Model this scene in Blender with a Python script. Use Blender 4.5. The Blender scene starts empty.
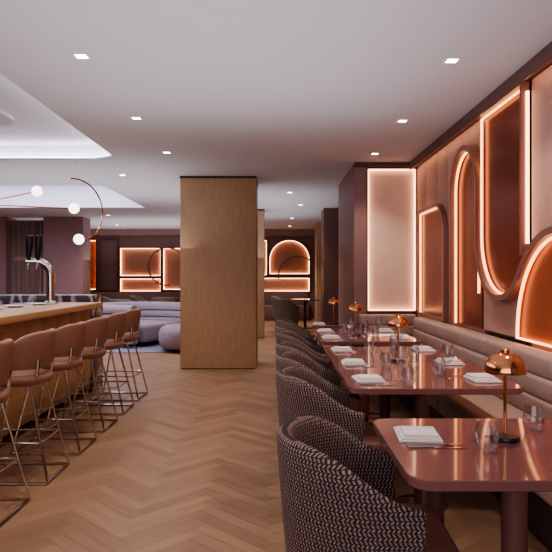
import bpy, bmesh, math, random
from mathutils import Vector, Matrix
random.seed(4)
PI=math.pi
scene=bpy.context.scene
C=scene.collection
scene.view_settings.view_transform='AgX'
scene.view_settings.look='AgX - Medium High Contrast'
scene.view_settings.exposure=0.2

# ---------------------------------------------------------------- materials
def srgb(r,g,b):
    f=lambda c:((c/255+0.055)/1.055)**2.4 if c/255>0.04045 else c/255/12.92
    return (f(r),f(g),f(b),1)
def base(name):
    m=bpy.data.materials.new(name); m.use_nodes=True
    nt=m.node_tree; b=nt.nodes['Principled BSDF']
    return m,nt,b
def mat(name,col,rough=.5,metal=0,var=.08,scale=6,bump=0,bscale=80,coat=0,stretch=None):
    m,nt,b=base(name); N=nt.nodes; L=nt.links
    tc=N.new('ShaderNodeTexCoord'); mp=N.new('ShaderNodeMapping'); no=N.new('ShaderNodeTexNoise')
    if stretch: mp.inputs['Scale'].default_value=stretch
    no.inputs['Scale'].default_value=scale; no.inputs['Detail'].default_value=4
    L.new(tc.outputs['Object'],mp.inputs[0]); L.new(mp.outputs[0],no.inputs['Vector'])
    r=N.new('ShaderNodeValToRGB'); r.color_ramp.elements[0].position=.3; r.color_ramp.elements[1].position=.7
    r.color_ramp.elements[0].color=tuple(c*(1-var) for c in col[:3])+(1,)
    r.color_ramp.elements[1].color=tuple(min(1,c*(1+var)) for c in col[:3])+(1,)
    L.new(no.outputs['Fac'],r.inputs[0]); L.new(r.outputs[0],b.inputs['Base Color'])
    b.inputs['Roughness'].default_value=rough; b.inputs['Metallic'].default_value=metal
    b.inputs['Coat Weight'].default_value=coat; b.inputs['Coat Roughness'].default_value=.03
    if bump:
        n2=N.new('ShaderNodeTexNoise'); n2.inputs['Scale'].default_value=bscale
        L.new(tc.outputs['Object'],n2.inputs['Vector'])
        bp=N.new('ShaderNodeBump'); bp.inputs['Strength'].default_value=bump; bp.inputs['Distance'].default_value=.003
        L.new(n2.outputs['Fac'],bp.inputs['Height']); L.new(bp.outputs[0],b.inputs['Normal'])
    return m
def emis(name,col,s):
    m,nt,b=base(name)
    b.inputs['Base Color'].default_value=col; b.inputs['Emission Color'].default_value=col
    b.inputs['Emission Strength'].default_value=s
    return m
def math_node(nt,op,a,b=None):
    n=nt.nodes.new('ShaderNodeMath'); n.operation=op
    for i,v in enumerate((a,b)):
        if v is None: continue
        if isinstance(v,(int,float)): n.inputs[i].default_value=v
        else: nt.links.new(v,n.inputs[i])
    return n.outputs[0]
def weave_mat():
    m,nt,b=base('woven_fabric'); N=nt.nodes; L=nt.links
    uv=N.new('ShaderNodeUVMap'); uv.uv_map='UVMap'
    sp=N.new('ShaderNodeSeparateXYZ'); L.new(uv.outputs[0],sp.inputs[0])
    u=math_node(nt,'MULTIPLY',sp.outputs[0],64.0); v=math_node(nt,'MULTIPLY',sp.outputs[1],76.0)
    row=math_node(nt,'FLOOR',v)
    vv=math_node(nt,'FRACT',v)
    n3=N.new('ShaderNodeTexNoise'); n3.inputs['Scale'].default_value=45; L.new(uv.outputs[0],n3.inputs['Vector'])
    wob=math_node(nt,'MULTIPLY',math_node(nt,'SUBTRACT',n3.outputs['Fac'],.5),.6)
    sgn=math_node(nt,'SUBTRACT',math_node(nt,'MULTIPLY',math_node(nt,'MODULO',math_node(nt,'ADD',row,400.0),2.0),2.0),1.0)
    ro=math_node(nt,'MULTIPLY',math_node(nt,'MODULO',math_node(nt,'ADD',row,400.0),3.0),.33)
    sl=math_node(nt,'FRACT',math_node(nt,'ADD',math_node(nt,'ADD',math_node(nt,'ADD',u,ro),wob),math_node(nt,'MULTIPLY',vv,math_node(nt,'MULTIPLY',sgn,.5))))
    f=math_node(nt,'MULTIPLY',math_node(nt,'LESS_THAN',sl,.46),math_node(nt,'GREATER_THAN',vv,.22))
    no=N.new('ShaderNodeTexNoise'); no.inputs['Scale'].default_value=70; L.new(uv.outputs[0],no.inputs['Vector'])
    f2=math_node(nt,'MULTIPLY',f,math_node(nt,'ADD',no.outputs['Fac'],.15))
    mx=N.new('ShaderNodeMix'); mx.data_type='RGBA'
    mx.inputs['A'].default_value=srgb(48,41,52); mx.inputs['B'].default_value=srgb(196,162,144)
    L.new(f2,mx.inputs['Factor']); L.new(mx.outputs['Result'],b.inputs['Base Color'])
    b.inputs['Roughness'].default_value=.9
    bp=N.new('ShaderNodeBump'); bp.inputs['Strength'].default_value=.5; bp.inputs['Distance'].default_value=.002
    L.new(f2,bp.inputs['Height']); L.new(bp.outputs[0],b.inputs['Normal'])
    return m
def plank_mat():
    m,nt,b=base('herringbone_oak'); N=nt.nodes; L=nt.links
    g=N.new('ShaderNodeNewGeometry'); uv=N.new('ShaderNodeUVMap'); uv.uv_map='UVMap'
    mp=N.new('ShaderNodeMapping'); mp.inputs['Scale'].default_value=(2.5,40,1)
    no=N.new('ShaderNodeTexNoise'); no.inputs['Scale'].default_value=1.6; no.inputs['Detail'].default_value=6
    L.new(uv.outputs[0],mp.inputs[0]); L.new(mp.outputs[0],no.inputs['Vector'])
    a=math_node(nt,'MULTIPLY',g.outputs['Random Per Island'],.6)
    c=math_node(nt,'ADD',a,math_node(nt,'MULTIPLY',math_node(nt,'SUBTRACT',no.outputs['Fac'],.25),.8))
    r=N.new('ShaderNodeValToRGB'); e=r.color_ramp.elements
    e[0].position=.05; e[0].color=srgb(132,103,82); e[1].position=1; e[1].color=srgb(168,136,109)
    L.new(c,r.inputs[0]); L.new(r.outputs[0],b.inputs['Base Color'])
    b.inputs['Roughness'].default_value=.42
    return m
def glass_mat():
    m,nt,b=base('clear_glass'); N=nt.nodes; L=nt.links
    tr=N.new('ShaderNodeBsdfTransparent'); tr.inputs[0].default_value=(.97,.97,.98,1)
    gl=N.new('ShaderNodeBsdfGlossy'); gl.inputs['Roughness'].default_value=.03
    lw=N.new('ShaderNodeLayerWeight'); lw.inputs[0].default_value=.3
    f=math_node(nt,'ADD',math_node(nt,'MULTIPLY',lw.outputs['Facing'],.6),.05)
    mx=N.new('ShaderNodeMixShader'); L.new(f,mx.inputs[0]); L.new(tr.outputs[0],mx.inputs[1]); L.new(gl.outputs[0],mx.inputs[2])
    L.new(mx.outputs[0],N['Material Output'].inputs[0]); return m
def marble_mat():
    m,nt,b=base('dark_marble'); N=nt.nodes; L=nt.links
    tc=N.new('ShaderNodeTexCoord'); w=N.new('ShaderNodeTexWave'); w.inputs['Scale'].default_value=2.2
    w.inputs['Distortion'].default_value=14; w.inputs['Detail'].default_value=5
    L.new(tc.outputs['Object'],w.inputs['Vector'])
    r=N.new('ShaderNodeValToRGB'); e=r.color_ramp.elements
    e[0].position=.55; e[0].color=srgb(62,46,52); e[1].position=.97; e[1].color=srgb(165,148,150)
    L.new(w.outputs['Fac'],r.inputs[0]); L.new(r.outputs[0],b.inputs['Base Color'])
    b.inputs['Roughness'].default_value=.15; return m

M=dict(
 ceil=mat('ceiling_paint',srgb(205,202,208),.85,var=.01),
 coffer=mat('coffer_paint',srgb(214,214,222),.8,var=.01),
 plum=mat('plum_paint',srgb(150,116,115),.5,var=.04),
 plumd=mat('dark_plum_paint',srgb(104,72,68),.4,var=.05),
 ribbon=mat('mauve_lacquer',srgb(140,98,92),.3,var=.04),
 pink=mat('blush_leather',srgb(188,146,132),.5,var=.05,bump=.15,bscale=120),
 peach=mat('peach_upholstery',srgb(242,214,196),.7,var=.03),
 copper=mat('dark_copper_sheet',srgb(132,58,42),.24,.55,var=.2,scale=2),
 coppero=mat('orange_copper_sheet',srgb(176,96,64),.36,.35,var=.12,scale=3),
 amber=mat('amber_niche_back',srgb(190,142,120),.6,.0,var=.06,scale=2),
 oak=mat('oak_veneer',srgb(188,154,120),.5,var=.14,scale=7,stretch=(16,16,.6)),
 oakbar=mat('golden_oak',srgb(184,144,102),.42,var=.12,scale=5,stretch=(1,.6,8)),
 table=mat('glossy_rose_lacquer',srgb(136,92,88),.06,var=.0),
 leg=mat('rose_lacquer_leg',srgb(122,80,76),.25,var=.02),
 bench=mat('taupe_leather',srgb(180,152,142),.5,var=.05,bump=.15,bscale=90),
 benchbase=mat('dark_bench_base',srgb(60,42,42),.6),
 stool=mat('tan_leather',srgb(152,110,92),.42,var=.08,bump=.15,bscale=120),
 seat=mat('cocoa_leather',srgb(120,78,68),.45,var=.05),
 chrome=mat('polished_steel',srgb(215,205,200),.12,1,var=.02),
 brass=mat('copper_brass',srgb(222,156,112),.14,1,var=.02),
 black=mat('black_plastic',srgb(22,20,22),.35,var=.05),
 dark=mat('dark_wood',srgb(52,38,38),.5,var=.1),
 white=mat('white_linen',srgb(232,224,220),.85,var=.03,bump=.2,bscale=300),
 trimw=mat('white_trim',srgb(225,222,225),.5,var=.01),
 sofa=mat('lavender_velvet',srgb(160,146,152),.8,var=.05),
 sofap=mat('mauve_velvet',srgb(150,134,144),.8,var=.05),
 rug=mat('grey_blue_rug',srgb(128,134,150),.95,var=.2,scale=9),
 booth=mat('dark_velvet',srgb(116,86,82),.8,var=.1),
 green=mat('grey_green_velvet',srgb(118,108,98),.8,var=.1),
 curtain=mat('brown_mauve_curtain',srgb(150,122,116),.9,var=.2,scale=5,stretch=(8,8,.1)),
 weave=weave_mat(), plank=plank_mat(), glass=glass_mat(), marble=marble_mat(),
 led=emis('warm_led',(1,.46,.20,1),3.0), ledp=emis('peach_led',(1,.58,.34,1),4), ledf=emis('far_led',(1,.56,.32,1),7.5),
 ledw=emis('cool_white_led',(.97,.95,1,1),18), sky=emis('skylight_diffuser',(.8,.8,1,1),1.1),
 lens=emis('downlight_lens',(1,.94,.86,1),12), globe=emis('opal_glass',(1,.9,.85,1),3),
)

# ---------------------------------------------------------------- helpers
def root_loc(o):
    v=Vector((0,0,0))
    while o: v+=o.location; o=o.parent
    return v
def obj(name,bm,m,parent=None,center=True,angle=35,smooth=True):
    bmesh.ops.recalc_face_normals(bm,faces=bm.faces)
    loc=Vector((0,0,0))
    if parent: bmesh.ops.translate(bm,verts=bm.verts,vec=-root_loc(parent))
    elif center:
        xs=[v.co.x for v in bm.verts]; ys=[v.co.y for v in bm.verts]; zs=[v.co.z for v in bm.verts]
        loc=Vector(((min(xs)+max(xs))/2,(min(ys)+max(ys))/2,min(zs)))
        bmesh.ops.translate(bm,verts=bm.verts,vec=-loc)
    me=bpy.data.meshes.new(name); bm.to_mesh(me); bm.free()
    me.materials.append(m)
    if smooth:
        for p in me.polygons: p.use_smooth=True
        me.set_sharp_from_angle(angle=math.radians(angle))
    o=bpy.data.objects.new(name,me); C.objects.link(o); o.location=loc
    if parent: o.parent=parent
    return o
def tag(o,label,cat,group=None):
    o['label']=label; o['category']=cat
    if group: o['group']=group
    return o
def thing(name,label,cat,loc=(0,0,0),group=None):
    o=bpy.data.objects.new(name,None); C.objects.link(o); o.location=loc; o.empty_display_size=.1
    return tag(o,label,cat,group)
def struct(name,bm,m,**k):
    o=obj(name,bm,m,**k); o['kind']='structure'; return o
def dup(root,loc,rz,label,group=None):
    r=root.copy(); C.objects.link(r); r.location=loc; r.rotation_euler=(0,0,rz); r['label']=label
    if group: r['group']=group
    for ch in list(root.children):
        c=ch.copy(); C.objects.link(c); c.parent=r
        for g in ch.children:
            d=g.copy(); C.objects.link(d); d.parent=c
    return r
def box(bm,x0,x1,y0,y1,z0,z1,bev=0,seg=2):
    r=bmesh.ops.create_cube(bm,size=1)
    vs=r['verts']
    for v in vs:
        v.co.x=x0+(v.co.x+.5)*(x1-x0); v.co.y=y0+(v.co.y+.5)*(y1-y0); v.co.z=z0+(v.co.z+.5)*(z1-z0)
    if bev:
        es=list({e for v in vs for e in v.link_edges})
        bmesh.ops.bevel(bm,geom=es,offset=bev,segments=seg,affect='EDGES',profile=.5)
def B(*a,**k):
    bm=bmesh.new(); box(bm,*a,**k); return bm
def tube(bm,pts,r,seg=8,closed=False):
    pts=[Vector(p) for p in pts]; n=len(pts); rings=[]; up=None
    for i,p in enumerate(pts):
        if closed: t=(pts[(i+1)%n]-pts[i-1]).normalized()
        else: t=(pts[min(i+1,n-1)]-pts[max(i-1,0)]).normalized()
        if up is None: up=t.orthogonal().normalized()
        up=(up-t*up.dot(t)).normalized(); s=t.cross(up)
        rr=r[i] if isinstance(r,(list,tuple)) else r
        rings.append([bm.verts.new(p+(up*math.cos(a)+s*math.sin(a))*rr) for a in [2*PI*k/seg for k in range(seg)]])
    for i in range(n if closed else n-1):
        A=rings[i]; D=rings[(i+1)%n]
        for k in range(seg): bm.faces.new((A[k],A[(k+1)%seg],D[(k+1)%seg],D[k]))
    if not closed: bm.faces.new(rings[0]); bm.faces.new(rings[-1])
def lathe(bm,prof,seg=28,c=(0,0),sx=1,sy=1):
    rings=[]
    for r,z in prof:
        if r<1e-5: rings.append([bm.verts.new((c[0],c[1],z))])
        else: rings.append([bm.verts.new((c[0]+sx*r*math.cos(2*PI*k/seg),c[1]+sy*r*math.sin(2*PI*k/seg),z)) for k in range(seg)])
    for A,D in zip(rings,rings[1:]):
        for k in range(seg):
            k2=(k+1)%seg
            if len(A)==1 and len(D)==1: continue
            if len(A)==1: bm.faces.new((A[0],D[k2],D[k]))
            elif len(D)==1: bm.faces.new((A[k],A[k2],D[0]))
            else: bm.faces.new((A[k],A[k2],D[k2],D[k]))
def prism(bm,poly,d0,d1,f):
    a=[bm.verts.new(f(u,v,d0)) for u,v in poly]; b=[bm.verts.new(f(u,v,d1)) for u,v in poly]
    n=len(poly); bm.faces.new(a); bm.faces.new(b)
    for i in range(n): bm.faces.new((a[i],a[(i+1)%n],b[(i+1)%n],b[i]))
def ribbon(bm,path,w,d0,d1,f,closed=False,shift=0):
    n=len(path); rows=[]
    for i in range(n):
        P=Vector(path[i]); 
        if closed: pa=Vector(path[i-1]); pb=Vector(path[(i+1)%n])
        else: pa=Vector(path[max(i-1,0)]); pb=Vector(path[min(i+1,n-1)])
        t1=(P-pa); t2=(pb-P)
        if t1.length<1e-7: t1=t2
        if t2.length<1e-7: t2=t1
        t1.normalize(); t2.normalize(); n1=Vector((-t1.y,t1.x)); n2=Vector((-t2.y,t2.x)); nn=(n1+n2).normalized()
        k=1/max(.5,nn.dot(n1))
        a=P+nn*k*(w/2+shift); b=P+nn*k*(-w/2+shift)
        rows.append([bm.verts.new(f(a.x,a.y,d0)),bm.verts.new(f(a.x,a.y,d1)),bm.verts.new(f(b.x,b.y,d1)),bm.verts.new(f(b.x,b.y,d0))])
    for i in range(n if closed else n-1):
        A=rows[i]; D=rows[(i+1)%n]
        for k in range(4): bm.faces.new((A[k],A[(k+1)%4],D[(k+1)%4],D[k]))
    if not closed: bm.faces.new(rows[0]); bm.faces.new(rows[-1])
def arc(cu,cv,r,a0,a1,n=20,r2=None):
    r2=r2 or r
    return [(cu+r*math.cos(math.radians(a0+(a1-a0)*i/n)),cv+r2*math.sin(math.radians(a0+(a1-a0)*i/n))) for i in range(n+1)]
def rrect(u0,u1,v0,v1,r=(0,0,0,0)):
    p=[]
    for (cu,cv,a,rr) in ((u0,v0,180,r[0]),(u1,v0,270,r[1]),(u1,v1,0,r[2]),(u0,v1,90,r[3])):
        if rr<=0: p.append((cu,cv)); continue
        cx=cu+(rr if cu==u0 else -rr); cy=cv+(rr if cv==v0 else -rr)
        p+=arc(cx,cy,rr,a,a+90,10)
    return p
H=2.8
fz=lambda u,v,d:(u,v,d)
# ---------------------------------------------------------------- floor
bm=bmesh.new(); uvl=bm.loops.layers.uv.new('UVMap')
W=.088; n=6; rot=Matrix.Rotation(math.radians(45),2)
def quad(x0,y0,x1,y1,z,vert):
    c=rot@Vector(((x0+x1)/2,(y0+y1)/2)); c.y+=8
    if not(-8.4<c.x<3.2 and -3<c.y<19.6): return
    g=.0012; pts=[(x0+g,y0+g),(x1-g,y0+g),(x1-g,y1-g),(x0+g,y1-g)]
    vs=[]
    for p in pts:
        q=rot@Vector(p); vs.append(bm.verts.new((q.x,q.y+8,z)))
    f=bm.faces.new(vs); ox=random.random()*50; oy=random.random()*50
    for l,p in zip(f.loops,pts):
        l[uvl].uv=((p[1]-y0+ox,p[0]-x0+oy) if vert else (p[0]-x0+ox,p[1]-y0+oy))
R=210
for y in range(-R,R):
    for j in range(-36,37):
        x=y+2*n*j
        if abs(x)<R: quad(x*W,y*W,(x+n)*W,(y+1)*W,0,False)
for x in range(-R,R):
    for j in range(-36,37):
        y=x-2*n+1+2*n*j
        if abs(y)<R: quad(x*W,y*W,(x+1)*W,(y+n)*W,0,True)
vs=[bm.verts.new(p) for p in ((-8.6,-3.4,-.004),(3.3,-3.4,-.004),(3.3,19.8,-.004),(-8.6,19.8,-.004))]
bm.faces.new(vs)
struct('floor',bm,M['plank'],smooth=False)

# ---------------------------------------------------------------- ceiling with two coffers
def curve_sheet(outer,holes,z,th):
    cu=bpy.data.curves.new('tmp','CURVE'); cu.dimensions='2D'; cu.fill_mode='BOTH'; cu.extrude=th/2
    for poly in [outer]+holes:
        s=cu.splines.new('POLY'); s.points.add(len(poly)-1); s.use_cyclic_u=True
        for p,q in zip(s.points,poly): p.co=(q[0],q[1],0,1)
    o=bpy.data.objects.new('tmp',cu); me=bpy.data.meshes.new_from_object(o)
    bm=bmesh.new(); bm.from_mesh(me); bmesh.ops.remove_doubles(bm,verts=bm.verts,dist=1e-5)
    bmesh.ops.translate(bm,verts=bm.verts,vec=(0,0,z+th/2))
    bpy.data.objects.remove(o); bpy.data.curves.remove(cu); bpy.data.meshes.remove(me); return bm
h1=rrect(-5.6,-1.97,1.2,7.5,(.35,.35,.35,.35)); h2=rrect(-6.8,-2.78,9.6,12.8)
struct('ceiling',curve_sheet([(-8.5,-3.2),(3.2,-3.2),(3.2,19.7),(-8.5,19.7)],[h1,h2],H,.03),M['ceil'],smooth=False)
bm=bmesh.new()
o1=rrect(-5.8,-1.8,1.0,7.68,(.4,.4,.4,.4))
ribbon(bm,o1,.02,H+.03,3.02,fz,closed=True); prism(bm,rrect(-5.82,-1.78,.98,7.7,(.4,.4,.4,.4)),3.02,3.05,fz)
struct('ceiling_coffer',bm,M['coffer'],smooth=False)
bm=bmesh.new(); ribbon(bm,rrect(-5.72,-1.86,1.08,7.6,(.38,.38,.38,.38)),.02,H+.032,H+.05,fz,closed=True)
struct('trim_1',bm,M['ledw'],smooth=False)
bm=bmesh.new(); prism(bm,rrect(-5.2,-2.75,1.8,6.6,(.4,.4,.4,.4)),2.985,3.02,fz); struct('trim_2',bm,M['ceil'],smooth=False)
bm=bmesh.new(); ribbon(bm,rrect(-6.8,-2.78,9.6,12.8),.03,H+.03,3.5,fz,closed=True,shift=-.02)
struct('ceiling_skylight_well',bm,M['coffer'],smooth=False)
bm=B(-6.8,-2.78,9.6,12.8,3.48,3.5); struct('window_1',bm,M['sky'],smooth=False)

# ---------------------------------------------------------------- walls
struct('wall_left',B(-8.5,-8.3,-3.2,19.5,0,H),M['plum'])
struct('wall_back',B(-8.5,3.2,-3.2,-3.0,0,H),M['plum'])
struct('wall_far',B(-8.5,3.2,19.2,19.4,0,H),M['plum'])
struct('wall_right',B(1.86,2.0,-3.2,7.75,0,H),M['plumd'])
struct('wall_return',B(1.0,2.9,7.78,9.6,0,H),M['plum'])
struct('wall_right_far',B(2.7,2.9,9.6,19.3,0,H),M['plum'])
struct('wall_pier',B(1.02,2.7,12.8,13.5,0,H),M['plumd'])
struct('wall_pier_oak',B(1.10,2.7,16.2,16.9,0,H),M['oak'])
struct('wall_mauve_column',B(-5.7,-4.73,14.7,15.3,0,H),M['plum'])
struct('wall_mauve_column_left',B(-8.3,-6.62,14.7,15.3,0,H),M['plum'])
struct('trim_bulkhead',B(-8.3,2.7,18.6,19.2,2.62,H),M['plum'])
bm=bmesh.new()
pts=[(-6.62+.02*i, 14.95+.05*math.sin(i*1.1)) for i in range(46)]
a=[bm.verts.new((x,y,.02)) for x,y in pts]; b=[bm.verts.new((x,y,2.74)) for x,y in pts]
for i in range(45): bm.faces.new((a[i],a[i+1],b[i+1],b[i]))
tag(obj('curtain',bm,M['curtain']),'brown-mauve floor-length curtain hanging beside the mauve column','curtain')

def pillar(x0,x1,y0,y1,label):
    t=thing('oak_pillar',label,'pillar',((x0+x1)/2,(y0+y1)/2,0))
    obj('veneer_panel',B(x0,x1,y0,y1,.012,H-.03,bev=.004),M['oak'],t)
    obj('plinth',B(x0+.012,x1-.012,y0+.012,y1-.012,0,.012),M['dark'],t)
    obj('shadow_gap',B(x0-.006,x1+.006,y0-.006,y1+.006,H-.03,H-.002),M['dark'],t)
pillar(-1.39,-.29,8.7,9.5,'wide oak-clad square pillar standing in the middle of the room')
pillar(-.95,-.26,13.0,13.6,'narrow-looking oak pillar half hidden behind the wide oak pillar')

# ---------------------------------------------------------------- right wall decor
V0=.89
fR=lambda u,v,d:(1.80-d,u,v)
def lipframe(parent,path,closed,f,w=.05,depth=.11,m=None,name='frame',inset=1):
    bm=bmesh.new(); ribbon(bm,path,.014,0,depth,f,closed,shift=-.005*inset)
    ribbon(bm,path,w,depth,depth+.014,f,closed,shift=inset*(w/2-.012)); return obj(name,bm,m or M['ribbon'],parent,angle=50)
def strip(parent,path,closed,f,d=.06,shift=.012,m=None,w=.016):
    bm=bmesh.new(); ribbon(bm,path,w,d,d+.02,f,closed,shift=shift); return obj('led_strip',bm,m or M['led'],parent,smooth=False)
def seam_panels(us,label):
    t=thing('upholstered_panel',label,'wall panel',(1.84,(us[0]+us[-1])/2,0))
    for a,b in zip(us,us[1:]):
        obj('pad',B(1.802,1.859,a+.004,b-.004,0,2.735,bev=.008),M['pink'],t)
    return t
seam_panels([5.20,5.8,6.3,6.7,7.2,7.66],'blush upholstered wall panel beside the lit peach panel in the corner')
seam_panels([1.4,2.1,2.8,3.5,3.9,4.24],'blush upholstered wall panel above the glowing arch by the nearest table')
t=thing('ceiling_rail','dark plum rail with warm light under it along the top of the right wall','trim',(1.75,3.4,2.74))
obj('rail',B(1.70,1.858,-1,7.64,2.74,2.797),M['plumd'],t)
obj('rail_lip',B(1.70,1.712,-1,7.64,2.695,2.74),M['plumd'],t)
obj('led_strip',B(1.725,1.745,5.25,7.6,2.722,2.739),M['ledp'],t,smooth=False)
obj('led_strip',B(1.725,1.745,1.4,4.22,2.722,2.739),M['ledp'],t,smooth=False)
t=thing('backlit_wall_relief','mauve wavy ribbon frame sweeping over copper panels on the right wall','wall relief',(1.80,5,V0))
C1=(4.66,1.70); r1=.52; C2=(3.70,.93); r2=.711; aT=38.7
path=[(5.93,V0),(5.93,2.155)]+arc(5.555,2.155,.375,0,180,28)[1:]+arc(C1[0],C1[1],r1,0,-180+aT,34)+arc(C2[0],C2[1],r2,aT,180,34)[1:]+[(C2[0]-r2,V0)]
bm=bmesh.new(); ribbon(bm,path,.046,.0,.085,fR); obj('ribbon_frame',bm,M['ribbon'],t,angle=50)
fill=[(5.91,V0),(5.91,2.155)]+arc(5.555,2.155,.355,0,180,24)[1:]+[(5.20,V0)]
bm=bmesh.new(); prism(bm,fill,0.001,.012,fR); obj('arched_panel',bm,M['copper'],t,smooth=False)
strip(t,[(5.890,V0),(5.890,2.155)]+arc(5.555,2.155,.335,0,180,24)[1:]+[(5.22,1.2)],False,fR,shift=0,d=.025,w=.010)
RU=4.29
cs=(RU-C2[0])/(r2+.02); aR=math.degrees(math.acos(cs))
fill=[(5.16,2.70),(5.16,1.70)]+arc(C1[0],C1[1],r1-.02,0,-180+aT,26)[1:]
if aR>aT: fill+=arc(C2[0],C2[1],r2+.02,aT,aR,4)[1:]
fill+=[(RU,2.70)]
bm=bmesh.new(); prism(bm,fill,0.001,.012,fR); obj('copper_panel',bm,M['copper'],t,smooth=False)
strip(t,[(5.148,2.69),(5.148,1.70)]+arc(C1[0],C1[1],r1-.032,0,-180+aT,26)[1:],False,fR,shift=0,d=.025,w=.010)
strip(t,[(4.30,1.62),(4.30,2.69),(5.14,2.69)],False,fR,shift=0,d=.025,w=.010)
bm=bmesh.new(); ribbon(bm,[(4.26,2.72),(5.20,2.72)],.03,0,.09,fR); ribbon(bm,[(4.275,1.50),(4.275,2.72)],.024,0,.06,fR); obj('straight_frame',bm,M['ribbon'],t)
strip(t,[(4.252,1.58),(4.252,2.66)],False,fR,shift=0,d=.008,m=M['ledp'])
bm=bmesh.new(); prism(bm,[(4.25,V0),(5.175,V0),(5.175,1.6)]+arc(C1[0],C1[1],r1+.02,-12,-180+aT,24)+[(4.25,1.36)],0.001,.008,fR); obj('lower_pad',bm,M['pink'],t,smooth=False)
ra=r2-.02
ap=[(C2[0]+ra,V0)]+arc(C2[0],C2[1],ra,0,180,34)+[(C2[0]-ra,V0)]
bm=bmesh.new(); prism(bm,ap,.009,.016,fR); obj('glowing_arch_panel',bm,M['coppero'],t,smooth=False)
rb=r2-.036
strip(t,[(C2[0]+rb,V0+.01)]+arc(C2[0],C2[1],rb,0,180,34)+[(C2[0]-rb,V0+.01)],True,fR,shift=0,d=.03,w=.012)
p=rrect(6.28,7.38,V0,2.13,(0,0,.0,.34))
t=thing('copper_panel','dark red copper wall panel with one rounded top corner near the peach panel','wall panel',(1.8,6.8,V0))
bm=bmesh.new(); prism(bm,p,.001,.012,fR); obj('panel',bm,M['copper'],t,smooth=False)
bm=bmesh.new(); ribbon(bm,p,.035,.001,.055,fR,True); obj('frame',bm,M['ribbon'],t,angle=50)
strip(t,[(7.35,V0+.02),(7.35,2.10),(6.62,2.10)],False,fR,shift=0,d=.02,w=.008)

fT=lambda u,v,d:(u,7.78-d,v)
pp=rrect(1.18,1.80,.90,2.73)
t=thing('peach_lit_panel','tall peach upholstered panel with glowing edges on the corner wall','wall panel',(1.5,7.78,.9))
bm=bmesh.new(); prism(bm,pp,0.001,.012,fT); obj('panel',bm,M['peach'],t,smooth=False)
lipframe(t,pp,True,fT,w=.014,depth=.06,m=M['ribbon']); strip(t,pp,True,fT,d=.03,shift=.012,m=M['ledp'],w=.014)
tag(obj('corner_trim',B(1.0,1.160,7.68,7.779,0,2.745),M['plum']),'mauve vertical trim at the left of the peach lit panel','trim')
tag(obj('corner_trim',B(1.0,1.855,7.65,7.779,2.75,H-.003),M['plumd']),'dark plum rail above the peach lit panel','trim')

# ---------------------------------------------------------------- far wall decor
fF=lambda u,v,d:(u,19.2-d,v)
def far_panel(u0,u1,v0,v1,m,label,r=(0,0,0,0),led=True):
    p=rrect(u0,u1,v0,v1,r)
    t=thing('far_copper_panel',label,'wall panel',((u0+u1)/2,19.15,v0))
    bm=bmesh.new(); prism(bm,p,.001,.02,fF); obj('panel',bm,m,t,smooth=False)
    lipframe(t,p,True,fF,w=.03,depth=.10)
    if led: strip(t,p,True,fF,d=.05,shift=.02,m=M['ledf'],w=.02)
def ring(cu,cv,r,a0,a1,label,d=.13):
    bm=bmesh.new(); ribbon(bm,arc(cu,cv,r,a0,a1,36),.045,d,d+.05,fF); tag(obj('ring_frame',bm,M['ribbon'],angle=50),label,'wall frame')
far_panel(-6.08,-5.72,.9,2.5,M['coppero'],'narrow copper panel at the far left of the far wall')
far_panel(-5.6,-5.05,.9,2.5,M['plum'],'dark unlit panel on the far wall beside the narrow copper panel',led=False)
far_panel(-4.97,-3.66,1.34,2.25,M['amber'],'wide glowing amber panel on the far wall behind the sofa')
far_panel(-4.97,-3.66,.85,1.28,M['amber'],'low glowing amber panel under the wide one on the far wall')
far_panel(-3.60,-2.4,.9,2.25,M['amber'],'amber panel behind the ring frame on the far wall left of the pillar')
ring(-3.45,1.65,.6,-40,280,'burgundy ring frame on the far wall left of the wide oak pillar')
far_panel(-.75,-.28,1.37,2.5,M['amber'],'glowing amber panel on the far wall just right of the oak pillars')
far_panel(-.22,1.08,1.40,2.5,M['amber'],'half-round glowing amber arch on the far wall near the corridor end',r=(0,0,.64,.64))
far_panel(-.75,1.08,.85,1.30,M['amber'],'low wide amber panel on the far wall behind the dining chairs')
ring(.70,1.35,.62,-10,190,'burgundy arch frame on the far wall in front of the half-round panel')
for a,b,l in ((-7.5,-2.0,'long dark velvet banquette along the far wall behind the lavender sofa'),(-.9,1.0,'short dark velvet banquette along the far wall at the corridor end')):
    t=thing('far_banquette',l,'banquette',((a+b)/2,18.5,0))
    obj('seat',B(a,b,18.1,18.7,0,.45,bev=.04),M['booth'],t); obj('backrest',B(a,b,18.72,18.88,.3,.85,bev=.04),M['booth'],t)

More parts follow.
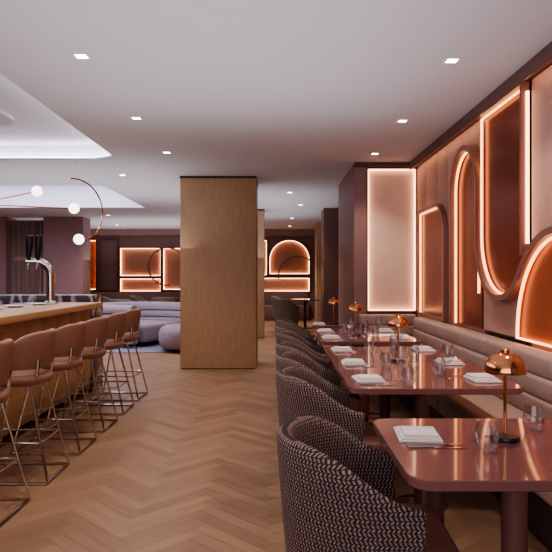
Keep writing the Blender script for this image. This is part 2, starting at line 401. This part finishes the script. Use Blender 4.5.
# ---------------------------------------------------------------- shells
def shell(bm,rx,ry,e,zb,hb,ha,th,taper,nc=30,m=8,flip=1,pw=1.3,p=2.3):
    uvl=bm.loops.layers.uv.get('UVMap') or bm.loops.layers.uv.new('UVMap')
    path=[]
    for i in range(5): path.append((e*(1-i/5),-ry))
    for i in range(nc+1):
        t=-PI/2+PI*i/nc; c=math.cos(t); s=math.sin(t)
        k=(abs(c)**p+abs(s)**p)**(-1/p)
        path.append((-rx*c*k,ry*s*k))
    for i in range(5): path.append((e*(i+1)/5,ry))
    prof=[]; U=0; us=[]
    for i,(x,y) in enumerate(path):
        if i: U+=math.hypot(x-path[i-1][0],y-path[i-1][1])
        us.append(U)
        k=max(0,min(1,(x+rx)/(rx+e))); k=k*k*(3-2*k) 
        zt=hb-(hb-ha)*k**pw
        pa=Vector(path[max(i-1,0)]); pb=Vector(path[min(i+1,len(path)-1)])
        tn=(pb-pa).normalized(); no=Vector((tn.y,-tn.x))
        if no.dot(Vector((x-(.0 if x<0 else x),y)))<0: no=-no
        ring_=[]
        def P(z,off):
            s=taper+(1-taper)*min(1,max(0,(z-zb)/(hb-zb)))**.6
            xx=x+no.x*off; yy=y+no.y*off
            xx=(xx*s if xx<0 else xx*(s*.5+.5)); yy*=s
            return (xx*flip,yy*flip,z)
        zc=zt-th/2
        for j in range(m+1): ring_.append((P(zb+(zc-zb)*j/m,0)))
        for j in range(1,5):
            a=PI*j/5; ring_.append(P(zc+th/2*math.sin(a),-th/2+th/2*math.cos(a)))
        for j in range(m+1): ring_.append((P(zc-(zc-zb)*j/m,-th)))
        prof.append(ring_)
    V=[[bm.verts.new(q) for q in r] for r in prof]
    K=len(prof[0])
    for i in range(len(V)-1):
        for j in range(K):
            j2=(j+1)%K
            f=bm.faces.new((V[i][j],V[i+1][j],V[i+1][j2],V[i][j2]))
            idx=((i,j),(i+1,j),(i+1,j2),(i,j2))
            for l,(a,b) in zip(f.loops,idx):
                l[uvl].uv=(us[a],prof[a][b][2])
    for r in (V[0],V[-1]):
        for j in range(K//2):
            a,b,c,d=r[j],r[j+1],r[K-2-j],r[K-1-j]
            s=[]
            for q in (a,b,c,d):
                if q not in s: s.append(q)
            if len(s)<3: continue
            try: f=bm.faces.new(s)
            except Exception: continue
            for l in f.loops: l[uvl].uv=(l.vert.co.x,l.vert.co.z)
# ---------------------------------------------------------------- dining armchairs
def make_armchair(weave,seatm,label,group):
    t=thing('barrel_armchair',label,'armchair',group=group)
    bm=bmesh.new(); shell(bm,.335,.335,.135,.20,.805,.63,.06,.80,pw=1.5,p=2.05); obj('barrel_back',bm,weave,t,angle=60)
    bm=bmesh.new(); box(bm,-.20,.29,-.245,.245,.31,.47,bev=.07,seg=4); obj('seat_cushion',bm,seatm,t,angle=60)
    bm=bmesh.new(); box(bm,-.17,.24,-.2,.2,.20,.31,bev=.02); obj('seat_base',bm,seatm,t)
    for sx in (-.15,.18):
        for sy in (-.17,.17):
            bm=bmesh.new(); tube(bm,[(sx,sy,.2),(sx*1.12,sy*1.12,0)],[.022,.013],10); obj('leg',bm,M['dark'],t)
    return t
G='woven barrel armchairs along the aisle side of the tables'
proto=make_armchair(M['weave'],M['seat'],'',G)
cy=[(2.14,'pulled up to the small nearest table, largest in view'),(3.46,'nearest of three at the long second table'),(4.16,'middle of three at the long second table'),(4.86,'farthest of three at the long second table'),(5.8,'nearer of two at the third table'),(6.5,'farther of two at the third table'),(7.6,'last in the row, at the small table by the corner')]
for i,(y,l) in enumerate(cy):
    lab='woven dark-and-beige barrel armchair '+l
    if i==0: proto.location=(.335,y,0); proto['label']=lab
    else: dup(proto,(.33,y,0),random.uniform(-.04,.04),lab)
    proto.rotation_euler=(0,0,-.04)

# ---------------------------------------------------------------- tables
TZ=.75
def make_table(x0,x1,y0,y1,label,legs,pr=.15):
    t=thing('dining_table',label,'table',((x0+x1)/2,(y0+y1)/2,0),'rose lacquer dining tables along the banquette')
    bm=bmesh.new(); poly=rrect(x0,x1,y0,y1,(.07,)*4)
    cx,cy_=(x0+x1)/2,(y0+y1)/2
    ins=[(u+(.003 if u<cx else -.003),v+(.003 if v<cy_ else -.003)) for u,v in poly]
    lv=[[bm.verts.new((u,v,z)) for u,v in pl_] for pl_,z in ((ins,TZ-.034),(poly,TZ-.031),(poly,TZ-.003),(ins,TZ))]
    k=len(poly)
    for A,D in zip(lv,lv[1:]):
        for i in range(k): bm.faces.new((A[i],A[(i+1)%k],D[(i+1)%k],D[i]))
    bm.faces.new(lv[0]); bm.faces.new(lv[-1])
    obj('tabletop',bm,M['table'],t,angle=20)
    for (lx,ly) in legs:
        bm=bmesh.new(); lathe(bm,[(0,.012),(.042,.012),(.042,TZ-.034),(0,TZ-.034)],24,(lx,ly)); obj('leg',bm,M['leg'],t)
        bm=bmesh.new(); lathe(bm,[(0,0),(pr,0),(pr,.006),(pr-.01,.012),(0,.012)],32,(lx,ly)); obj('base_plate',bm,M['leg'],t)
XL=.40; XR=1.34
make_table(XL,XR,1.76,2.53,'small glossy rose table nearest the camera, seen cut off at right',[(.79,1.99),(.635,2.42)],.085)
make_table(XL,XR,3.2,5.1,'long glossy rose table, second from the camera, with six settings',[(.86,3.55),(.86,4.75)])
make_table(XL,XR,5.5,6.85,'glossy rose table third from the camera, with four settings',[(.86,5.8),(.86,6.5)])
make_table(.44,.96,7.2,7.66,'small far rose table by the corner wall',[(.83,7.43)],.1)

def make_lamp():
    t=thing('table_lamp','','lamp',group='copper mushroom lamps on the tables')
    bm=bmesh.new(); lathe(bm,[(0,0),(.05,0),(.052,.006),(.048,.016),(.02,.02),(0,.02)],40); obj('base',bm,M['black'],t,angle=50)
    bm=bmesh.new(); lathe(bm,[(.006,.02),(.006,.24),(.012,.245),(.012,.26),(0,.26)],14); obj('stem',bm,M['brass'],t)
    pr=[(.073,.246),(.074,.250)]+[(.074*math.cos(a)**.8,.250+.070*math.sin(a)) for a in [i*PI/2/14 for i in range(1,13)]]
    pr+=[(.016,.320),(.016,.330),(.011,.335),(0,.337)]
    inn=[(0,.314),(.030,.308),(.050,.294),(.064,.274),(.071,.252),(.073,.246)]
    bm=bmesh.new(); lathe(bm,inn+pr[1:],48); obj('lamp_shade',bm,M['brass'],t,angle=40)
    bm=bmesh.new(); lathe(bm,[(0,.262),(.014,.266),(.018,.278),(.012,.288),(0,.291)],14); obj('bulb',bm,M['globe'],t)
    return t
lamp=make_lamp()
for i,(x,y,l) in enumerate([(.84,2.2,'copper mushroom table lamp on the small nearest table'),(.86,4.22,'copper mushroom table lamp on the long second table'),(.80,6.05,'copper mushroom table lamp on the third table'),(.72,7.5,'copper mushroom table lamp on the small far table')]):
    if i==0: lamp.location=(x,y,TZ); lamp['label']=l
    else: dup(lamp,(x,y,TZ),0,l)
def make_napkin():
    t=thing('folded_napkin','','napkin',group='folded napkins laid on the tables')
    obj('lower_fold',B(-.078,.078,-.10,.10,.0,.009,bev=.003),M['white'],t)
    obj('middle_fold',B(-.070,.072,-.094,.078,.009,.017,bev=.003),M['white'],t)
    obj('upper_fold',B(-.060,.066,-.086,.04,.017,.028,bev=.005),M['white'],t)
    return t
def flat(bm,pts,z0,z1): prism(bm,pts,z0,z1,fz)
def make_knife():
    t=thing('table_knife','','knife',group='table knives')
    bm=bmesh.new(); flat(bm,[(.0,-.008),(.10,-.009),(.115,-.004),(.118,.004),(.0,.005)],.001,.003); obj('blade',bm,M['chrome'],t)
    bm=bmesh.new(); tube(bm,[(.0,0,.004),(-.03,0,.004),(-.09,0,.0045)],[.0025,.004,.004],8); obj('handle',bm,M['chrome'],t)
    return t
def make_fork():
    t=thing('table_fork','','fork',group='table forks')
    bm=bmesh.new(); tube(bm,[(.05,0,.006),(0,0,.006),(-.09,0,.004)],[.003,.0022,.004],8); obj('handle',bm,M['chrome'],t)
    bm=bmesh.new(); flat(bm,[(.045,-.006),(.06,-.011),(.075,-.011),(.075,.011),(.06,.011),(.045,.006)],.005,.007)
    for k in range(4): box(bm,.075,.11,-.011+k*.0063,-.008+k*.0063,.005,.007)
    obj('tines',bm,M['chrome'],t); return t
def glassm(kind):
    bm=bmesh.new()
    if kind==0: pr=[(0,0),(.026,0),(.036,.02),(.040,.045),(.037,.075),(.031,.10),(.0295,.10),(.035,.074),(.038,.045),(.034,.022),(.024,.005),(0,.005)]
    elif kind==1: pr=[(0,0),(.028,0),(.033,.05),(.035,.085),(.0335,.085),(.031,.05),(.026,.006),(0,.006)]
    lathe(bm,pr,28); return bm
nap=make_napkin(); kn=make_knife(); fk=make_fork()
gl=[tag(obj('wine_tumbler',glassm(0),M['glass'],angle=60),'','glass','glasses on the tables'),tag(obj('water_tumbler',glassm(1),M['glass'],angle=60),'','glass','glasses on the tables')]
wg=thing('wine_glass','','glass',group='stemmed wine glasses on the tables')
bm=bmesh.new(); lathe(bm,[(.004,.085),(.024,.10),(.038,.13),(.038,.16),(.031,.20),(.030,.20),(.0365,.16),(.0365,.131),(.023,.102),(0,.089)],28); obj('bowl',bm,M['glass'],wg,angle=60)
bm=bmesh.new(); lathe(bm,[(.0035,.004),(.0033,.05),(.004,.086)],12); obj('stem',bm,M['glass'],wg)
bm=bmesh.new(); lathe(bm,[(0,0),(.033,0),(.033,.002),(.004,.005),(0,.005)],28); obj('foot',bm,M['glass'],wg)
first={}
def put(o,x,y,rz,label):
    k=o.name
    if k not in first:
        first[k]=1; o.location=(x,y,TZ+.0005); o.rotation_euler=(0,0,rz); o['label']=label; return o
    return dup(o,(x,y,TZ+.0005),rz,label)
seats=[(2.15,'the small nearest table'),(3.46,'the second table, near end'),(4.12,'the second table, middle'),(4.84,'the second table, far end'),(5.8,'the third table, near end'),(6.5,'the third table, far end'),(7.4,'the small far table')]
for y,w in seats:
    for side in (0,1):
        if 'far table' in w and side: continue
        sd='aisle side' if side==0 else 'banquette side'
        x=.53 if side==0 else 1.19; rz=0 if side==0 else PI; s=1 if side==0 else -1
        y2=y+.08*(1-2*side)+.02 if y==2.15 else y
        put(nap,x,y2,rz+random.uniform(-.1,.1),f'folded white napkin on the {sd} of {w}')
        put(fk,x+.02*s,y2-s*.13,rz,f'steel fork on the {sd} of {w}')
        put(kn,x+.02*s,y2-s*.16,rz,f'steel knife on the {sd} of {w}')
        gx=.72 if side==0 else 1.0; gy=y2-.2 if side==0 else y2+.24
        if 'far table' in w: continue
        put(gl[0],gx,gy,0,f'rounded stemless wine glass on the {sd} of {w}')
        if y>3:
            put(gl[1],gx+.02*s,gy+.11*s,0,f'straight water tumbler on the {sd} of {w}')
            if y in (3.46,4.84,5.8): put(wg,gx,gy+.2*s,0,f'stemmed wine glass on the {sd} of {w}')

# ---------------------------------------------------------------- banquette
t=thing('banquette','long taupe leather banquette running along the right wall','banquette',(1.5,4.4,0))
obj('base',B(1.34,1.78,1.0,7.08,0,.28),M['benchbase'],t)
ed=[1.0,2.22,3.44,4.66,5.88,7.08]
for a,b in zip(ed,ed[1:]):
    obj('seat_cushion',B(1.25,1.66,a+.002,b-.002,.28,.47,bev=.045,seg=4),M['bench'],t,angle=60)
    bm=bmesh.new()
    for k in range(3): box(bm,1.60+.008*k,1.775,a+.002,b-.002,.46+.133*k,.60+.133*k,bev=.032,seg=4)
    obj('back_cushion',bm,M['bench'],t,angle=60)
t=thing('banquette','short taupe leather banquette return under the peach lit panel','banquette',(1.35,7.4,0))
obj('base',B(1.16,1.77,7.2,7.66,0,.28),M['benchbase'],t)
obj('seat_cushion',B(1.12,1.60,7.12,7.56,.28,.46,bev=.03,seg=3),M['bench'],t,angle=60)
bm=bmesh.new()
for k in range(3): box(bm,1.05,1.77,7.53,7.67,.46+.133*k,.60+.133*k,bev=.032,seg=4)
obj('back_cushion',bm,M['bench'],t,angle=60)

# ---------------------------------------------------------------- bar
t=thing('bar_counter','long oak bar counter with a slab top behind the row of stools','bar counter',(-2.4,4.5,0))
obj('counter_top',B(-2.85,-2.0,-.5,6.9,.99,1.05,bev=.008),M['oakbar'],t)
bm=bmesh.new(); ys=[-.5+i*.37 for i in range(21)]
for a,b in zip(ys,ys[1:]): box(bm,-2.75,-2.12,a+.002,min(b,6.85)-.002,.1,.99,bev=.004)
obj('front_panel',bm,M['oakbar'],t)
obj('toe_kick',B(-2.7,-2.22,-.45,6.8,0,.1),M['dark'],t)
tag(obj('marble_ledge',B(-4.4,-2.12,6.93,7.35,0,1.13,bev=.006),M['marble']),'raised dark marble ledge at the far end of the bar','ledge')
tag(obj('marble_back_counter',B(-4.4,-3.9,1.0,6.9,0,1.0,bev=.006),M['marble']),'dark marble back counter behind the bar','counter')
t=thing('beer_tap','chrome arched beer tap with black handles on the bar','beer tap',(-2.48,6.6,1.05))
X,Y,Z=-2.48,6.6,1.05
bm=bmesh.new(); lathe(bm,[(0,Z),(.07,Z),(.07,Z+.01),(.046,Z+.03),(0,Z+.03)],24,(X,Y)); obj('base',bm,M['chrome'],t)
cp=[(X,Y,Z+.02),(X,Y,Z+.22)]+[(X-.14+.14*math.cos(a),Y,Z+.30+.15*math.sin(a)) for a in [math.radians(q) for q in range(0,91,15)]]+[(X-.22,Y,Z+.45),(X-.26,Y,Z+.45)]
bm=bmesh.new(); tube(bm,cp,[.045]*(len(cp)-1)+[.038],16); obj('column',bm,M['chrome'],t)
for dx,dz in ((-.13,.45),(-.23,.45)):
    bm=bmesh.new(); tube(bm,[(X+dx,Y-.03,Z+dz-.01),(X+dx,Y-.06,Z+dz-.04),(X+dx,Y-.065,Z+dz-.08)],[.013,.011,.008],10); obj('spout',bm,M['chrome'],t)
    bm=bmesh.new(); tube(bm,[(X+dx,Y-.03,Z+dz+.03),(X+dx+.002,Y-.03,Z+dz+.07),(X+dx+.012,Y-.03,Z+dz+.22),(X+dx+.015,Y-.03,Z+dz+.29),(X+dx+.015,Y-.03,Z+dz+.30)],[.018,.028,.040,.036,.02],14); obj('tap_handle',bm,M['black'],t)
tag(obj('drip_tray',B(-2.82,-2.36,6.38,6.50,1.05,1.062,bev=.003),M['chrome']),'steel drip tray below the beer tap','tray')
bmp=bmesh.new(); lathe(bmp,[(0,0),(.05,0),(.085,.012),(.09,.016),(.085,.016),(.05,.006),(0,.006)],28)
pl=tag(obj('side_plate',bmp,M['trimw'],angle=60),'','plate','white plates on the bar')
for i,(x,y,l) in enumerate([(-2.45,6.2,'white side plate on the bar nearest the beer tap'),(-2.5,5.75,'white side plate on the bar, second from the beer tap'),(-2.5,5.3,'white side plate on the bar, third from the beer tap')]):
    if i: dup(pl,(x,y,1.051),0,l)
    else: pl.location=(x,y,1.051); pl['label']=l

# ---------------------------------------------------------------- bar stools
t=thing('bar_stool','','bar stool',group='bar stools lined up at the counter')
bm=bmesh.new(); shell(bm,.235,.235,.12,.735,.985,.84,.04,.84,nc=24,m=6,flip=-1,pw=1.4,p=2.0); obj('backrest',bm,M['stool'],t,angle=60)
bm=bmesh.new(); lathe(bm,[(0,.62),(.16,.62),(.205,.635),(.225,.662),(.215,.69),(.18,.70),(0,.704)],36,(-.02,0),1.05,.96); obj('seat',bm,M['stool'],t,angle=60)
for sy in (-1,1):
    bm=bmesh.new(); tube(bm,[(.13,.12*sy,.66),(.165,.13*sy,.70),(.175,.13*sy,.80)],.012,8); obj('back_support',bm,M['chrome'],t)
    bm=bmesh.new()
    tube(bm,[(-.12,.13*sy,.625),(-.245,.20*sy,.05),(-.252,.207*sy,.018),(-.23,.21*sy,.009),(0,.21*sy,.009),(.24,.21*sy,.009),(.262,.207*sy,.018),(.255,.20*sy,.05),(.12,.13*sy,.625)],.009,8)
    obj('leg',bm,M['chrome'],t)
bm=bmesh.new()
zf=.26; k=(.64-zf)/.59; xf=.12+.125*k; yf=.13+.07*k
tube(bm,[(-xf,-yf,zf),(-xf,yf,zf),(xf,yf,zf),(xf,-yf,zf)],.008,8,closed=True)
obj('footrest',bm,M['chrome'],t)
for xx in (.255,-.245):
    bm=bmesh.new(); tube(bm,[(xx,-.205,.012),(xx,.205,.012)],.009,8); obj('floor_bar',bm,M['chrome'],t)
for i,y in enumerate([3.40,4.08,4.73,5.38,6.03,6.68]):
    l='tan leather bar stool with chrome wire legs, '+['cut off at the left edge','second from the left edge','third from the left edge','fourth from the left edge','second from the far end','at the far end of the row'][i]
    if i==0: t.location=(-1.74,y,0); t['label']=l
    else: dup(t,(-1.74,y,0),random.uniform(-.04,.04),l)

# ---------------------------------------------------------------- globe chandelier
t=thing('globe_chandelier','brass ring chandelier with glowing opal globes over the bar','chandelier',(-2.3,6.3,1.7))
ringp=[(-2.10+.20*math.cos(math.radians(q)),6.3+.27*math.cos(math.radians(q)),2.04+.33*math.sin(math.radians(q))) for q in range(100,-86,-6)]
bm=bmesh.new(); tube(bm,ringp,.008,8); obj('ring',bm,M['brass'],t)
bm=bmesh.new(); tube(bm,[(-4.2,6.3,2.0),(-3.4,6.3,2.09),(-2.8,6.3,2.09),(-2.14,6.3,2.06)],.007,8); obj('arm',bm,M['brass'],t)
bm=bmesh.new(); tube(bm,[(-2.51,6.3,2.24),(-2.9,6.3,2.16),(-3.5,6.3,2.12),(-4.2,6.3,2.0)],.007,8); obj('arm',bm,M['brass'],t)
for px,pz in ((-2.13,2.365),(-3.4,2.1)):
    bm=bmesh.new(); tube(bm,[(px,6.28,pz),(px,6.28,2.984)],.0015,8); obj('suspension_rod',bm,M['trimw'],t)
for x,z in ((-2.51,2.24),(-2.12,2.06),(-2.07,1.735)):
    bm=bmesh.new(); bmesh.ops.create_uvsphere(bm,u_segments=24,v_segments=14,radius=.055,matrix=Matrix.Translation((x,6.3,z))); obj('globe',bm,M['globe'],t,angle=80)

# ---------------------------------------------------------------- lounge
bm=bmesh.new(); prism(bm,[(-2.6+1.9*math.cos(a*PI/24),12.0+1.5*math.sin(a*PI/24)) for a in range(48)],.0005,.012,fz)
tag(obj('rug',bm,M['rug']),'grey-blue rug under the lavender sofa','rug')
t=thing('curved_sofa','lavender curved sofa with channelled back in the lounge behind the bar','sofa')
for k in range(5):
    bm=bmesh.new(); z0=.08+.14*k; shell(bm,1.0,.85,.4,z0,z0+.16,z0+.157,.2,1,nc=28,m=3,pw=1); obj('back_roll',bm,M['sofa'],t,angle=60)
bm=bmesh.new(); box(bm,-.6,.5,-.56,.56,.08,.42,bev=.08,seg=4); obj('seat',bm,M['sofap'],t,angle=60)
t.location=(-2.62,11.95,.012); t.rotation_euler=(0,0,-.5)
t=thing('low_curved_seat','low mauve velvet rounded seat beside the wide oak pillar','seat',(-1.72,10.95,.012))
bm=bmesh.new(); lathe(bm,[(0,.06),(.32,.06),(.37,.10),(.39,.20),(.385,.34),(.35,.42),(.27,.46),(0,.47)],36,(-1.72,10.95),1.05,1.5); obj('cushion',bm,M['sofap'],t,angle=60)
bm=bmesh.new(); lathe(bm,[(0,.012),(.3,.012),(.3,.06),(0,.06)],30,(-1.72,10.95)); obj('plinth',bm,M['dark'],t)
t2=thing('side_table','small dark round side table behind the lavender sofa','side table',(-2.6,13.95,0))
bm=bmesh.new(); lathe(bm,[(0,.60),(.3,.60),(.3,.63),(0,.63)],30,(-2.6,13.95)); obj('tabletop',bm,M['dark'],t2)
bm=bmesh.new(); lathe(bm,[(0,0),(.16,0),(.16,.015),(.03,.03),(.03,.6),(0,.6)],24,(-2.6,13.95)); obj('pedestal',bm,M['dark'],t2)
ch=make_armchair(M['green'],M['green'],'grey-green barrel armchair in the far dining area, nearer one','grey-green armchairs at the far tables')
ch.location=(.25,14.6,0); ch.rotation_euler=(0,0,.8)
dup(ch,(.2,16.4,0),0,'grey-green barrel armchair in the far dining area, farther one')
dup(ch,(-3.6,14.4,0),1.2,'grey-green barrel armchair behind the lavender sofa, left one')
dup(ch,(-4.3,15.9,0),.4,'grey-green barrel armchair by the far banquette on the left')
dup(ch,(-3.75,16.8,0),0,'grey-green barrel armchair left of the far round table')
dup(ch,(-3.0,16.0,0),PI/2,'grey-green barrel armchair in front of the far round table')
ft=thing('round_table','dark round table in the far dining area between grey-green chairs','table',(.75,15.5,0))
bm=bmesh.new(); lathe(bm,[(0,.72),(.38,.72),(.38,.75),(0,.75)],32,(.75,15.5)); obj('tabletop',bm,M['table'],ft)
bm=bmesh.new(); lathe(bm,[(0,0),(.2,0),(.2,.012),(.035,.03),(.035,.72),(0,.72)],24,(.75,15.5)); obj('pedestal',bm,M['dark'],ft)
dup(ft,(-3.0,16.8,0),0,'dark round table by the far banquette on the left')
dup(ft,(-5.1,16.6,0),0,'dark round table behind the mauve column')

# ---------------------------------------------------------------- downlights, then added fill lights
dl=thing('ceiling_downlight','','downlight',group='small square recessed ceiling downlights')
bm=bmesh.new(); ribbon(bm,rrect(-.045,.045,-.045,.045),.018,-.006,-.0005,fz,closed=True); obj('trim_ring',bm,M['trimw'],dl)
obj('lens',B(-.037,.037,-.037,.037,-.004,-.001),M['lens'],dl,smooth=False)
spots=[(-1.28,3.95,52,'square downlight in the left ceiling row, nearest in view'),
(-1.28,5.5,48,'square downlight in the left ceiling row, second in view'),
(-1.28,7.03,55,'square downlight in the left ceiling row, third in view, nearing the oak pillar'),
(1.18,4.03,46,'square downlight in the right ceiling row, nearest in view'),
(1.18,5.6,40,'square downlight in the right ceiling row, second in view'),
(1.17,7.1,38,'square downlight in the right ceiling row, third in view, by the corner wall'),
(-1.28,2.4,50,'downlight over the aisle just beyond the top edge, left'),
(1.18,2.45,46,'downlight over the nearest table just beyond the top edge'),
(.24,10.4,70,'downlight right of the top of the wide oak pillar, nearest there'),
(-2.2,8.6,60,'downlight between the ceiling coffer and the wide oak pillar'),
(.5,12.2,60,'second downlight beyond the wide oak pillar, toward the corridor'),
(-1.6,10.6,60,'downlight just left behind the wide oak pillar'),
(-2.2,14.0,80,'downlight right of the skylight, near the far wall'),
(.4,15.0,80,'third downlight beyond the wide oak pillar, toward the corridor'),
(-4.0,14.3,80,'downlight just beyond the bright skylight, by the mauve column'),
(-1.5,16.5,90,'downlight hidden behind the oak pillars'),
(-4.5,17.0,120,'tiny downlight near the far wall over the left banquette'),
(.4,17.4,120,'tiny farthest downlight at the corridor end')]
for i,(x,y,e,l) in enumerate(spots):
    if i==0: dl.location=(x,y,H); dl['label']=l
    else: dup(dl,(x,y,H),0,l)
    L=bpy.data.lights.new('downlight_beam','SPOT'); L.energy=e; L.spot_size=math.radians(110); L.spot_blend=.8; L.shadow_soft_size=.05; L.color=(1,.84,.71)
    o=bpy.data.objects.new('downlight_beam',L); C.objects.link(o); o.location=(x,y,H-.03)
def area(loc,rot,sx,sy,e,col):
    L=bpy.data.lights.new('area_fill','AREA'); L.shape='RECTANGLE'; L.size=sx; L.size_y=sy; L.energy=e; L.color=col
    o=bpy.data.objects.new('area_fill',L); C.objects.link(o); o.location=loc; o.rotation_euler=rot
area((-3.9,4.3,2.9),(0,0,0),2.4,4.5,50,(.92,.9,1))
area((-4.7,11.2,3.3),(0,0,0),3.4,2.6,90,(.87,.87,1))
area((-.6,-1.6,1.6),(math.radians(105),0,0),4,2,52,(.97,.93,1))  # added fill from behind the camera, no fixture there
for loc,sx,sy,e in (((-.4,3.0,1.75),3.0,5,38),((-3.2,9.5,1.75),4,4,40),((-.2,12.5,1.75),2,5,28),((-4,16.4,1.75),5,3,42)):
    area(loc,(PI,0,0),sx,sy,e,(.9,.93,1))  # added unseen upward fills that brighten the ceiling, no fixtures in the room
world=bpy.data.worlds.new('World'); scene.world=world; world.use_nodes=True
world.node_tree.nodes['Background'].inputs[0].default_value=(.5,.45,.55,1); world.node_tree.nodes['Background'].inputs[1].default_value=.2

cam=bpy.data.cameras.new('Camera'); cam.lens=600/552*36; cam.sensor_width=36; cam.clip_start=.02
co=bpy.data.objects.new('Camera',cam); C.objects.link(co); co.location=(0,0,1.35); co.rotation_euler=(PI/2,0,0); scene.camera=co
